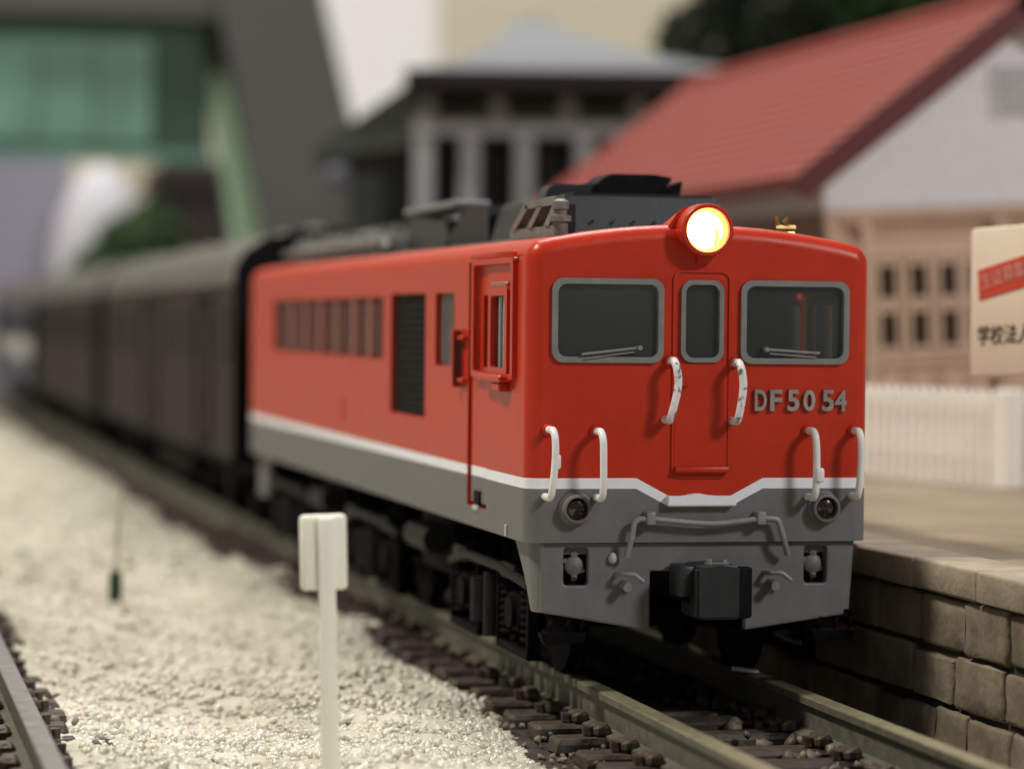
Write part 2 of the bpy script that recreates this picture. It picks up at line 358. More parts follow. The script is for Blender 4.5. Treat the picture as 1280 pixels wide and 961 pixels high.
o = obj('white_fleck', bm, 'plastic_white'); o.location = (0.33, 0.42, -0.005); o.rotation_euler = (0, 0.1, -0.2); tag(o, 'tiny white flake lying on the track bed below the front skirt', 'fleck')  # small white piece over the track bed
o.location = (0.36, 0.55, 0.02)

# ------------------------------------------------------------------ platform
plat = empty('platform', 'tan station platform with concrete coping and stone side wall', 'platform', (1.15, 0, 0))
bm = B(); box(bm, 0.10, 30, -7, 60, -0.33, 0.676); obj('deck', bm, 'deck', plat)
bm = B(); box(bm, 0.065, 0.098, -7, 60, -0.33, 0.52); wall = obj('wall', bm, 'mortar', plat)
y = -7.0; k = 0; rr = random.Random(5)
while y < 42:
    ln = 0.86
    bm = B(); box(bm, -0.01+rr.uniform(-.006, .006), 0.36, y+.006, y+ln-.006, 0.527, 0.690+rr.uniform(-.004, .004), 0.022, 3); jitter(bm, .003, k)
    obj('coping_slab', bm, 'coping', plat, smooth=40); y += ln; k += 1
for row, (z0, z1) in enumerate(((0.245, 0.515), (-0.045, 0.215), (-0.33, -0.075))):
    y = -4.6+0.31*row
    while y < 9:
        ln = rr.uniform(0.40, 0.70)
        bm = B(); box(bm, 0.022+rr.uniform(-.010, .014), 0.09, y, y+ln-0.022, z0+rr.uniform(-.006, .012), z1-rr.uniform(-.008, .018), 0.020, 2)
        bmesh.ops.subdivide_edges(bm, edges=[e for e in bm.edges if e.calc_length() > 0.12], cuts=2, use_grid_fill=True); jitter(bm, .007, k)
        obj('stone', bm, 'stone', wall, smooth=60); y += ln; k += 1

# ------------------------------------------------------------------ locomotive
loco = empty('diesel_locomotive', 'red and grey diesel locomotive model with a lit headlight, numbered DF 50 54', 'locomotive', (0, 0, 0))
W = 0.935; LEN = 10.3
def arch(x): return 2.425-0.085*(x/0.83)**2
prof = [(-W, 0.765), (-W, 2.225)]
c0 = (-W+0.115, 2.225)
for k in range(1, 6):
    a = math.pi-k/6*math.radians(76); prof.append((c0[0]+0.115*math.cos(a), c0[1]+0.115*math.sin(a)))
N_ = 14
for k in range(N_+1):
    x_ = -0.80+1.6*k/N_; prof.append((x_, arch(x_)))
prof += [(-x_, z_) for x_, z_ in prof[:7][::-1]]
bm = B(); prism(bm, prof, 'Y', 0, LEN)
bmesh.ops.recalc_face_normals(bm, faces=bm.faces)
es = [e for e in bm.edges if all(abs(v.co.y) < 1e-5 for v in e.verts) or all(abs(v.co.y-LEN) < 1e-5 for v in e.verts)]
es = [e for e in es if not all(abs(v.co.z-0.765) < 1e-5 for v in e.verts)]
bmesh.ops.bevel(bm, geom=es, offset=0.085, segments=5, profile=0.5, affect='EDGES', clamp_overlap=True)
def bis(co, no):
    bmesh.ops.bisect_plane(bm, geom=bm.verts[:]+bm.edges[:]+bm.faces[:], plane_co=co, plane_no=no, dist=1e-5)
for z_ in (1.045, 1.10): bis((0, 0, z_), (0, 0, 1))
for x_ in (-0.345, -0.165, 0.165, 0.345): bis((x_, 0, 0), (1, 0, 0))
bis((0, 0.20, 0), (0, 1, 0)); bis((0, LEN-0.2, 0), (0, 1, 0)); bis((-0.74, 0, 0), (1, 0, 0)); bis((0.74, 0, 0), (1, 0, 0))
bm.verts.ensure_lookup_table()
for v in bm.verts:
    if v.co.y < 0.01 and abs(v.co.x) < 0.17 and (abs(v.co.z-1.045) < 1e-3 or abs(v.co.z-1.10) < 1e-3): v.co.z -= 0.095
bmesh.ops.recalc_face_normals(bm, faces=bm.faces); bm.normal_update()
for f in bm.faces:
    c = f.calc_center_median(); dz = 0
    if c.y < 0.001:
        ax = abs(c.x); dz = 0.095 if ax < 0.166 else (0.0475 if ax < 0.346 else 0)
    f.material_index = 0 if c.z > 1.10-dz-0.002 else (1 if c.z > 1.045-dz-0.002 else 2)
    if c.z > 2.25 and 0.2 < c.y < LEN-0.2 and abs(c.x) < 0.74: f.material_index = 3
me = bpy.data.meshes.new('body'); bm.to_mesh(me); bm.free()
body = link('body', me, ['red', 'white', 'grey', 'roof_dark', 'inside', 'under'], loco)
cutters = []
def cutter(bm, mi):
    bmesh.ops.recalc_face_normals(bm, faces=bm.faces)
    me = bpy.data.meshes.new('cut'); bm.to_mesh(me); bm.free()
    me.polygons.foreach_set('material_index', [mi]*len(me.polygons))
    o = bpy.data.objects.new('cut', me); C.objects.link(o); cutters.append(o)
    m = body.modifiers.new('b', 'BOOLEAN'); m.operation = 'DIFFERENCE'; m.solver = 'EXACT'; m.object = o
    try: m.material_mode = 'INDEX'
    except Exception: pass
FW = [(-0.79, -0.228, 1.717, 2.118), (0.228, 0.79, 1.717, 2.118), (-0.098, 0.098, 1.722, 2.115)]
bm = B(); box(bm, -0.86, 0.86, 0.075, 1.75, 1.18, 2.20); cutter(bm, 4)
for i, (a, b, c, d) in enumerate(FW):
    bm = B(); prism(bm, rrect(a, b, c, d, 0.05), 'Y', -0.2, 0.12); cutter(bm, 2)
for sx in (-1, 1):
    x0, x1 = sorted((sx*0.80, sx*1.1))
    bm = B()
    if sx < 0: box(bm, x0, x1, 0.44, 0.80, 1.655, 2.05); box(bm, x0, x1, 0.945, 1.10, 1.655, 2.05)
    else: box(bm, x0, x1, 0.34, 1.07, 1.62, 2.08)
    cutter(bm, 0)
    x0, x1 = sorted((sx*0.895, sx*1.1))
    bm = B(); box(bm, *sorted((sx*0.872, sx*1.1)), 0.935, 1.43, 0.875, 2.235)
    box(bm, x0, x1, 1.83, 2.36, 1.645, 2.07); box(bm, x0, x1, 2.66, 3.78, 1.32, 2.075); box(bm, x0, x1, 4.05, 8.90, 1.655, 2.06)
    cutter(bm, 0)
# open underside so the body is a hollow shell above the bogies
bm = B(); box(bm, -0.86, 0.86, 0.12, LEN-0.12, 0.5, 1.05); cutter(bm, 5)
bpy.context.view_layer.update()
nm = bpy.data.meshes.new_from_object(body.evaluated_get(bpy.context.evaluated_depsgraph_get()))
body.modifiers.clear(); body.data = nm
for o in cutters: bpy.data.objects.remove(o)
nm.polygons.foreach_set('use_smooth', [True]*len(nm.polygons)); nm.set_sharp_from_angle(angle=math.radians(32))
wn = body.modifiers.new('wn', 'WEIGHTED_NORMAL'); wn.keep_sharp = True; wn.weight = 80

# front windows
for i, (a, b, c, d) in enumerate(FW):
    wd = 0.030 if i < 2 else 0.024
    bm = B(); frame_ring(bm, rrect(a-.018, b+.018, c-.018, d+.018, .06), rrect(a+wd-.018, b-wd+.018, c+wd-.018, d-wd+.018, .045), 'Y', -0.020, 0.05)
    es = [e for e in bm.edges if all(v.co.y < -0.015 for v in e.verts) and len(e.link_faces) == 2 and abs(e.calc_face_angle(0)) > 0.8]
    bmesh.ops.recalc_face_normals(bm, faces=bm.faces)
    bmesh.ops.bevel(bm, geom=es, offset=0.008, segments=2, affect='EDGES')
    fr = obj('windscreen_frame', bm, 'frame', loco, smooth=40)
    bm = B(); prism(bm, rrect(a+.006, b-.006, c+.006, d-.006, .045), 'Y', 0.012, 0.026); obj('pane', bm, 'glass', fr)
    if i < 2:
        bm = B()
        if i == 0: P0, P1 = (-0.655, -0.035, 1.742), (-0.345, -0.03, 1.778)
        else: P0, P1 = (0.345, -0.035, 1.775), (0.64, -0.03, 1.757)
        tube(bm, [P0, P1], 0.0075, 6); e_ = P0 if i else P1
        cyl(bm, (e_[0], 0.0, e_[2]), (e_[0], -0.05, e_[2]), 0.013, 8); tube(bm, [(P0[0]+.02, -.03, P0[2]-.022), (P1[0]-.02, -.026, P1[2]-.022)], 0.0045, 6)
        obj('wiper', bm, 'pipe_grey', fr, smooth=40)
# cab furniture seen through the glass
bm = B(); box(bm, -0.80, 0.80, 0.16, 0.42, 1.185, 1.66, 0.03); obj('driver_desk', bm, 'inside', loco)
bm = B(); box(bm, -0.84, 0.20, 1.40, 1.72, 1.19, 2.19); obj('bulkhead_cabinet', bm, 'inside', loco)

# front door (gangway): fine raised outline, sill bar, latch, ledge plate
bm = B(); o_ = rrect(-0.158, 0.158, 1.10, 2.185, 0.05); i_ = rrect(-0.146, 0.146, 1.112, 2.173, 0.042); frame_ring(bm, o_, i_, 'Y', -0.010, 0.01); door = obj('front_door', bm, 'red', loco, smooth=40)
bm = B(); prism(bm, rrect(-0.143, 0.143, 1.115, 1.700, 0.02), 'Y', -0.006, 0.01); obj('door_panel', bm, 'red', door)
bm = B(); box(bm, -0.146, 0.150, -0.045, 0.0, 1.128, 1.160, 0.010, 2); obj('door_sill', bm, 'red', door, smooth=40)
bm = B(); box(bm, -0.125, -0.075, -0.028, 0, 1.578, 1.594, 0.005, 1); obj('latch', bm, 'red', door)
bm = B(); prism(bm, [(-0.187, 0.955), (0.187, 0.955), (0.187, 1.008), (0.03, 1.008), (0.0, 1.02), (-0.05, 1.02), (-0.08, 1.008), (-0.187, 1.008)], 'Y', -0.05, 0.004)
bmesh.ops.bevel(bm, geom=bm.edges[:], offset=0.006, segments=1, affect='EDGES'); obj('step_plate', bm, 'white', loco)

# handrails
def handrail(x, zt, zb, out, m, bow=0.0, kink=0.0, r=0.0195):
    pts = [(x, 0.02, zt), (x, -out*0.75, zt), (x+.004, -out, zt-.03), (x+.006+bow, -out*1.02, (zt+zb)/2+.03), (x+.002+kink, -out, zb+.03), (x+kink, -out*0.75, zb), (x+kink, 0.02, zb)]
    sp = [Vector(pts[0])]+smooth_path(pts[1:-1], 2)+[Vector(pts[-1])]
    bm = B(); tube(bm, sp, r, 10); h = obj('handrail', bm, m, loco, smooth=60)
    bm = B()
    lathe(bm, [(0, .032), (.015, .032), (.024, .022)], (x, 0, zt), (0, -1, 0), 12)
    obj('mounting_boss', bm, 'red', h, smooth=40)
    return h
handrail(-0.822, 1.352, 1.005, 0.15, 'rail_white', .0, -.012); handrail(-0.568, 1.345, 1.0, 0.15, 'rail_white', .0, .006)
handrail(0.588, 1.350, 1.0, 0.13, 'rail_white', .004, .006); handrail(0.842, 1.350, 1.005, 0.12, 'rail_white', .0, -.006)
for h_, (x_, z_) in ((0, (-0.818, 1.20)), (1, (0.602, 1.13))):
    bm = B(); box(bm, x_-.014, x_+.030, -.165, -.125, z_-.045, z_+.03, .012, 2); obj('paint_blob', bm, 'rail_white', loco, smooth=40)
handrail(-0.172, 1.712, 1.405, 0.12, 'rail_worn', .012, -.022, .021); handrail(0.176, 1.705, 1.40, 0.13, 'rail_worn', .012, -.008, .021)

# raised number
for ch, cx_ in (('D', .322), ('F', .407), ('5', .502), ('0', .590), ('5', .694), ('4', .765)):
    me = text_mesh(ch, 0.150, 0.012, bold=0.0035)
    co = np.array([v.co[:] for v in me.vertices]); mn, mx = co.min(0), co.max(0); ctr = (mn+mx)/2
    sx_ = 0.066/(mx[0]-mn[0]); sz_ = 0.112/(mx[1]-mn[1])
    for v in me.vertices:
        x_, y_, z_ = v.co; v.co = (cx_+(x_-ctr[0])*sx_, -0.010-z_, 1.508+(y_-ctr[1])*sz_)
    me.flip_normals() if False else None
    bmx = bmesh.new(); bmx.from_mesh(me); bmesh.ops.recalc_face_normals(bmx, faces=bmx.faces); bmx.to_mesh(me); bmx.free()
    link('number_letter' if ch.isalpha() else 'number_digit', me, 'silver', loco, label='raised silver character %s' % ch)

# headlight
bm = B(); lathe(bm, [(-0.42, 0.05), (-0.30, 0.10), (-0.05, 0.135), (0.0, 0.139), (0.12, 0.139), (0.128, 0.132), (0.128, 0.116), (0.06, 0.110), (0.055, 0.0)], (0, 0.03, 2.392), (0, -1, 0), 36, cap=False)
hl = obj('headlight', bm, 'red', loco, smooth=40)
bm = B(); lathe(bm, [(0.062, 0.088), (0.075, 0.100), (0.108, 0.1135)], (0, 0.03, 2.392), (0, -1, 0), 36, cap=False); obj('reflector_rim', bm, 'lamp_rim', hl, smooth=60)
bm = B(); lathe(bm, [(0.064, 0.101), (0.085, 0.085), (0.097, 0.045), (0.10, 0.001)], (0, 0.03, 2.392), (0, -1, 0), 36, cap=False); obj('lens', bm, 'lamp_on', hl, smooth=60)
pts = [(0.030+.026*math.cos(a), -0.073, 2.362+0.052*math.sin(a)) for a in np.linspace(-1.35, 0.9, 8)]
bm = B(); tube(bm, pts, [.003, .007, .009, .010, .010, .009, .006, .003], 6); obj('filament', bm, 'filament', hl, smooth=60)
bm = B(); box(bm, -0.035, 0.035, -0.03, 0.03, 2.215, 2.27, .01); obj('lamp_bracket', bm, 'red', hl)
bm = B(); prism(bm, [(-0.19, 2.39), (0.19, 2.39), (0.12, 2.50), (0.06, 2.524), (-0.06, 2.524), (-0.12, 2.50)], 'Y', 0.03, 0.30)
for v in bm.verts:
    if v.co.y > 0.2: v.co.z = 2.39+(v.co.z-2.39)*0.35
bmesh.ops.bevel(bm, geom=bm.edges[:], offset=.012, segments=2, affect='EDGES'); obj('lamp_fairing', bm, 'red', hl, smooth=50)

# tail lamps
for x_ in (-0.672, 0.684):
    bm = B(); lathe(bm, [(0, .092), (.012, .090), (.02, .078), (.058, .074), (.062, .068), (.062, .060), (.03, .058), (.03, .0005)], (x_, 0, .942), (0, -1, 0), 28, cap=False); tl = obj('tail_lamp', bm, 'grey', loco, smooth=40)
    bm = B(); lathe(bm, [(.034, .056), (.045, .035), (.049, .001)], (x_, 0, .942), (0, -1, 0), 24, cap=False); obj('lens', bm, 'lens_red', tl, smooth=60)

# front skirt (valance)
def skirt_mesh():
    bm = B()
    hw = 0.855
    front = [(-hw, .762), (-0.84, .40), (-0.255, .300), (-0.255, .612), (0.265, .612), (0.265, .296), (0.815, .372), (0.84, .762)]
    A = prism(bm, front, 'Y', 0.03, 0.085)
    return bm
bm = skirt_mesh(); skirt = obj('front_skirt', bm, 'grey', loco)
sc = []
for a, b in ((-0.722, -0.590), (0.590, 0.716)):
    bm = B(); prism(bm, rrect(a, b, .540, .738, .022), 'Y', -0.1, 0.3); bmesh.ops.recalc_face_normals(bm, faces=bm.faces)
    me = bpy.data.meshes.new('cut'); bm.to_mesh(me); bm.free(); o = bpy.data.objects.new('cut', me); C.objects.link(o); sc.append(o)
    m = skirt.modifiers.new('b', 'BOOLEAN'); m.operation = 'DIFFERENCE'; m.solver = 'EXACT'; m.object = o
bpy.context.view_layer.update()
nm = bpy.data.meshes.new_from_object(skirt.evaluated_get(bpy.context.evaluated_depsgraph_get())); skirt.modifiers.clear(); skirt.data = nm
for o in sc: bpy.data.objects.remove(o)
bv = skirt.modifiers.new('bev', 'BEVEL'); bv.width = 0.010; bv.segments = 2; bv.limit_method = 'ANGLE'
for sx in (-1, 1):                                        # side returns with the curved rear edge
    n = 8; ptsv = []
    out = [(0.10, .762), (0.43, .762)]
    for k in range(1, 9):
        t = k/8; out.append((0.43-0.27*(t**0.9)-0.03*math.sin(math.pi*t), .762-t*.36))
    out.append((0.10, .402))
    bm = B(); prism(bm, out, 'X', sx*0.85, sx*0.892)
    for v in bm.verts: v.co.x -= sx*0.026*(0.762-v.co.z)/.36
    bmesh.ops.bevel(bm, geom=bm.edges[:], offset=.006, segments=1, affect='EDGES'); obj('skirt_return', bm, 'grey', skirt, smooth=30)
    # rear pair of skirt legs at the other end
    bm = B(); prism(bm, [(LEN-.06, .762), (LEN-.95, .762), (LEN-.62, .70), (LEN-.55, .40), (LEN-.06, .40)], 'X', sx*.82, sx*.86); obj('rear_skirt', bm, 'grey', loco)
    x_ = -0.656 if sx < 0 else 0.653
    bm = B(); box(bm, x_-.064, x_+.064, .10, .12, .542, .736); obj('socket_back', bm, 'black', skirt)
    bm = B(); lathe(bm, [(0, .052), (.03, .050), (.04, .036), (.045, .001)], (x_, .10, .640), (0, -1, 0), 16, cap=False); lathe(bm, [(0, .022), (.035, .02), (.038, .001)], (x_, .10, .70), (0, -1, 0), 8, cap=False)
    cyl(bm, (x_, .09, .60), (x_, .065, .572), .018, 8); cyl(bm, (x_-.045, .1, .665), (x_-.045, .07, .665), .014, 6); cyl(bm, (x_+.045, .1, .615), (x_+.045, .07, .615), .014, 6)
    obj('jumper_socket', bm, 'grey', skirt, smooth=40)
bm = B(); box(bm, -0.85, 0.85, 0.075, 0.35, 0.70, 0.762); obj('skirt_shelf', bm, 'grey', skirt)
# corner fillet of skirt
for sx in (-1, 1):
    top = [(.82, .032), (.852, .034), (.876, .058), (.892, .105), (.892, .15), (.82, .15)]; bot = [(.80, .032), (.832, .034), (.852, .058), (.866, .105), (.866, .15), (.80, .15)]
    bm = B(); loft(bm, [[(sx*x_, y_, .401) for x_, y_ in bot], [(sx*x_, y_, .7615) for x_, y_ in top]]); obj('skirt_corner', bm, 'grey', skirt, smooth=50)
# brake pipe rail
ys_ = -0.055
pp = smooth_path([(-0.40, ys_+.03, .692), (-0.378, ys_, .80), (-0.368, ys_, .888), (-0.29, ys_, .893), (-0.05, ys_, .868), (0.09, ys_, .862), (0.27, ys_, .885), (0.405, ys_, .893), (0.425, ys_, .86), (0.452, ys_, .76), (0.478, ys_+.03, .70)], 2)
bm = B(); tube(bm, pp, .0165, 10); pr = obj('brake_pipe', bm, 'pipe_grey', loco, smooth=60)
for x_, z_ in ((-.282, .892), (.318, .890)):
    bm = B(); box(bm, x_-.024, x_+.024, ys_-.026, .005, z_-.032, z_+.036, .008, 2); obj('pipe_clip', bm, 'pipe_grey', pr, smooth=40)
for sx, x_ in ((-1, -.40), (1, .405)):
    bm = B(); cyl(bm, (x_, .03, .548), (x_, -.06, .535), .024, 10)
    tube(bm, [(x_-.04, .03, .60), (x_-.02, -.05, .606), (x_+.035, -.06, .604), (x_+.085, -.055, .565)], .013, 8); obj('hose_cock', bm, 'pipe_grey', skirt, smooth=50)
bm = B(); bmesh.ops.create_icosphere(bm, subdivisions=2, radius=.024, matrix=Matrix.Translation((-.462, .02, .682)) @ Matrix.Diagonal((1, 1, 1.3, 1))); obj('rivet', bm, 'gear_light', skirt, smooth=60)
bm = B(); box(bm, -.945, -.933, .415, .448, .768, .832, .004, 1); obj('side_tab', bm, 'gear_light', loco)

# coupler
bm = B(); prism(bm, [(-.13, .40), (-.11, .395), (.10, .395), (.10, .672), (.0, .676), (-.11, .672), (-.13, .66)], 'Y', -0.40, -0.10)
CPS = Vector((.045, .14, -.012))
for v in bm.verts: v.co += CPS
bmesh.ops.bevel(bm, geom=bm.edges[:], offset=.012, segments=2, affect='EDGES'); cp = obj('coupler', bm, 'coupler', loco, smooth=40)
bm = B(); box(bm, -.205, -.12, -.33, -.12, .505, .668, .016, 2); [setattr(v, 'co', v.co+CPS) for v in bm.verts]; obj('knuckle', bm, 'coupler', cp, smooth=40)
bm = B(); prism(bm, [(.10, -.34), (.225, -.22), (.225, -.14), (.10, -.10)], 'Z', .385, .648); bmesh.ops.bevel(bm, geom=bm.edges[:], offset=.008, segments=1, affect='EDGES'); [setattr(v, 'co', v.co+CPS) for v in bm.verts]; obj('guard_arm', bm, 'black', cp, smooth=40)
bm = B(); cyl(bm, (-.04, -.3, .665), (-.04, -.3, .70), .018, 8); box(bm, -.06, .065, -.31, -.26, .665, .682); cyl(bm, (.05, -.28, .665), (.05, -.28, .696), .014, 8); [setattr(v, 'co', v.co+CPS) for v in bm.verts]; obj('coupler_pin', bm, 'pipe_grey', cp, smooth=40)
bm = B(); box(bm, -.10, .10, -.12, .8, .46, .60); obj('coupler_shank', bm, 'black', cp)
# steps / guard irons under the skirt
for sx in (-1, 1):
    bm = B(); x_ = sx*.735
    prism(bm, [(x_-.115, .298), (x_+.125, .298), (x_+.11, .248), (x_-.085, .236), (x_-.105, .26)], 'Y', -.02, .06)
    st = obj('guard_step', bm, 'under', loco)
    for k in (-.07, .02, .10):
        bm = B(); tube(bm, [(x_+k, .02, .28), (x_+k+.005, .0, .34), (x_+k+.02, .02, .36)], .009, 6); obj('step_stay', bm, 'under', st, smooth=50)

# cab side: window box, door leaf, mirror, grilles
def zsplit_panel(bm, x0, x1, y0, y1, z0, z1):
    for a, b, mi in ((z0, 1.045, 2), (1.0452, 1.0998, 1), (1.10, z1, 0)):
        box(bm, x0, x1, y0, y1, a, b, mi=mi)
for sx in (-1, 1):
    X = lambda a: sx*a
    def sbox(bm, a, b, y0, y1, z0, z1, bev=0, seg=2, mi=0): 
        x0, x1 = sorted((sx*a, sx*b)); return box(bm, x0, x1, y0, y1, z0, z1, bev, seg, mi)
    bm = B(); x0, x1 = sorted((X(.873), X(.922))); 
    zsplit_panel(bm, x0, x1, .985, 1.375, .90, 1.655 if sx < 0 else 1.615)
    box(bm, x0, x1, 0.985, 1.375, 2.05 if sx < 0 else 2.085, 2.215); box(bm, x0, x1, 1.10, 1.375, 1.6555, 2.0495)
    dl = obj('cab_door', bm, ['red', 'white', 'grey'], loco)
    if sx < 0:
        bm = B(); sbox(bm, .874, .884, .985, 1.10, 1.656, 2.049); obj('pane', bm, 'side_pane', dl)
    bm = B(); sbox(bm, .90, .945, 1.13, 1.25, .855, .885, .006, 1); obj('door_step', bm, 'gear_light', dl)
    bm = B(); sbox(bm, .915, .935, 1.12, 1.26, .89, .965); obj('step_hole', bm, 'black', dl)
    # cab window surround
    bm = B(); frame_ring(bm, rrect(.235, 1.245, 1.60, 2.245, .03), rrect(.285, 1.195, 1.63, 2.215, .02), 'X', X(.93), X(.962)); sw = obj('cab_window_surround', bm, 'red', loco)
    wa, wb = (.45, .79) if sx < 0 else (.35, 1.06)
    bm = B(); frame_ring(bm, rrect(wa-.05, wb+.05, 1.61, 2.095, .03), rrect(wa, wb, 1.66, 2.045, .02), 'X', X(.93), X(.955)); obj('window_frame', bm, 'red', sw)
    bm = B(); sbox(bm, .912, .918, wa-.02, wb+.02, 1.64, 2.065); obj('pane', bm, 'glass', sw)
    for yy, bw, bmt in ((.50, .016, 'gear_light'), (.56, .016, 'gear_light'), (.66, .016, 'gear_light')) if sx < 0 else ((.47, .022, 'bar_tan'), (.74, .03, 'bar_brown'), (1.02, .02, 'gear_light')):
        bm = B(); sbox(bm, .920, .932, yy, yy+bw, 1.66, 2.04) if sx < 0 else sbox(bm, .845, .885, yy, yy+bw, 1.63, 2.02, .008, 1); obj('sash_bar', bm, bmt, sw)
    bm = B(); sbox(bm, .93, .955, .42, .80, 2.085, 2.12, .008, 1); obj('rain_strip', bm, 'mullion', sw)
    bm = B(); sbox(bm, .93, 1.005, .36, .90, 1.585, 1.625, .01, 1); sbox(bm, .93, .99, .42, .60, 1.535, 1.585, .01, 1); obj('window_sill', bm, 'red', sw)
    # mirror on a bracket
    bm = B(); sbox(bm, .94, .992, 1.60, 1.65, 1.53, 1.86, .010, 2); mr = obj('wind_deflector', bm, 'red', loco, smooth=40)
    bm = B(); sbox(bm, .944, .989, 1.588, 1.602, 1.548, 1.842); obj('deflector_glass', bm, 'side_pane', mr)
    for zz in (1.80, 1.56):
        bm = B(); sbox(bm, .93, .97, 1.45, 1.62, zz, zz+.025, .005, 1); obj('deflector_bracket', bm, 'red', mr)
    # small side window
    bm = B(); sbox(bm, .897, .905, 1.84, 2.35, 1.65, 2.065); pw = obj('side_window', bm, 'pane_grey', loco)
    for yy in (1.98, 2.08, 2.20):
        bm = B(); sbox(bm, .905, .915, yy, yy+.03, 1.66, 2.06); obj('sash_bar', bm, 'frame', pw)
    # black louvre with slats
    bm = B(); sbox(bm, .896, .90, 2.665, 3.775, 1.325, 2.07); lv = obj('radiator_louvre', bm, 'black', loco)
    for k in range(16):
        z0 = 1.335+k*.0455
        bm = B(); prism(bm, [(X(.90), z0), (X(.912), z0+.004), (X(.912), z0+.020), (X(.90), z0+.038)], 'Y', 2.675, 3.765); obj('slat', bm, 'black', lv)
    # filter window strip
    for a, b in ((4.09, 4.58), (4.69, 5.18), (5.33, 5.92), (6.03, 6.55), (6.80, 7.33), (7.44, 8.02), (8.10, 8.87)):
        bm = B(); sbox(bm, .897, .912, a, b, 1.665, 2.05, .004, 1); p_ = obj('filter_pane', bm, 'side_pane', loco)
        for q in range(3):
            yy = a+(b-a)*(q+1)/4
            bm = B(); sbox(bm, .911, .917, yy-.015, yy+.015, 1.67, 2.045); obj('pane_rib', bm, 'side_pane', p_)
    for a in (4.635, 5.255, 5.975, 6.675, 7.385, 8.06):
        bm = B(); sbox(bm, .897, .922, a-.05, a+.05, 1.657, 2.058); obj('window_pillar', bm, 'mullion', loco)
    bm = B(); sbox(bm, .93, .944, 5.55, 5.75, 1.20, 1.38, .006, 1); obj('side_hatch', bm, 'red', loco)
    bm = B(); tube(bm, [(X(.945), 1.28, 2.262), (X(.955), 1.28, 2.268), (X(.955), .22, 2.268), (X(.945), .22, 2.262)], .012, 6); obj('rain_gutter', bm, 'red', loco, smooth=60)

# roof equipment
bm = B(); prism(bm, [(-.53, 2.36), (.53, 2.36), (.46, 2.612), (.40, 2.632), (-.40, 2.632), (-.46, 2.610)], 'Y', 1.12, 2.75)
for v in bm.verts:
    if v.co.y < 1.5 and v.co.z > 2.5: v.co.y += .08
bmesh.ops.bevel(bm, geom=bm.edges[:], offset=.018, segments=2, affect='EDGES'); hood = obj('radiator_hood', bm, 'hood', loco, smooth=40)
for k in range(8):
    bm = B(); bmesh.ops.create_icosphere(bm, subdivisions=1, radius=.010, matrix=Matrix.Translation((-.42+k*.12, 1.135, 2.47))); obj('rivet', bm, 'black', hood)
bm = B(); lathe(bm, [(0, .38), (.05, .37), (.07, .33), (.07, .28), (.02, .27)], (0.0, 1.95, 2.625), (0, 0, 1), 32, cap=False); obj('fan_ring', bm, 'roof_dark', hood, smooth=40)
for a in range(6):
    bm = B(); box(bm, -.05, .05, .04, .27, 0, .014)
    for v in bm.verts: v.co.z += v.co.x*.5
    o = obj('fan_blade', bm, 'roof_dark', hood); o.location = (.0, 1.95, 2.655); o.rotation_euler = (0, 0, a*math.pi/3)
bm = B(); prism(bm, [(-.215, 2.628), (.15, 2.628), (.245, 2.735), (.14, 2.752), (-.135, 2.752), (-.215, 2.69)], 'Y', 1.38, 1.72); bmesh.ops.bevel(bm, geom=bm.edges[:], offset=.012, segments=2, affect='EDGES'); obj('exhaust_cowl', bm, 'black', hood, smooth=40)
bm = B(); prism(bm, [(.17, 2.628), (.30, 2.628), (.315, 2.722), (.24, 2.695)], 'Y', 1.45, 1.7); obj('cowl_lug', bm, 'black', hood)
bm = B(); prism(bm, [(-.50, 2.60), (-.18, 2.628), (-.20, 2.705), (-.30, 2.69), (-.46, 2.688), (-.49, 2.655)], 'Y', 1.42, 1.62); bmesh.ops.bevel(bm, geom=bm.edges[:], offset=.010, segments=2, affect='EDGES'); obj('cowl_lug', bm, 'hood', hood, smooth=40)
# grey slotted bracket with pin
bx = -0.70
bm = B()
def q3(a, b): return Vector((bx+0.02*(b-2.4), a, b))
frame_polys = [[(.30, 2.36), (.40, 2.36), (.40, 2.555), (.30, 2.555)]]
def bar(bm, p, q, wd=.028):
    tube(bm, [(bx, p[0], p[1]), (bx, q[0], q[1])], wd, 6)
for pl_ in ([(.30, 2.525), (1.0, 2.525), (.98, 2.572), (.30, 2.572)], [(1.34, 2.42), (1.22, 2.42), (.93, 2.53), (1.0, 2.56)], [(.95, 2.42), (.84, 2.42), (.60, 2.53), (.71, 2.53)], [(.56, 2.42), (.45, 2.42), (.28, 2.50), (.28, 2.53), (.36, 2.53)]):
    prism(bm, pl_, 'X', bx-.02, bx+.03)
box(bm, bx-.01, bx+.05, .30, 1.40, 2.33, 2.42); br = obj('roof_bracket', bm, 'gear', loco, smooth=40)
bm = B(); lathe(bm, [(0, .04), (.10, .04), (.105, .058), (.135, .058), (.14, .036), (.165, .036), (.17, .046), (.21, .044), (.225, .02)], (bx, .27, 2.33), (0, 0, 1), 16); obj('bracket_pin', bm, 'gear', br, smooth=40)
bm = B(); box(bm, bx+.06, bx+.10, .34, 1.30, 2.36, 2.53); obj('bracket_plate', bm, 'roof_dark', br)
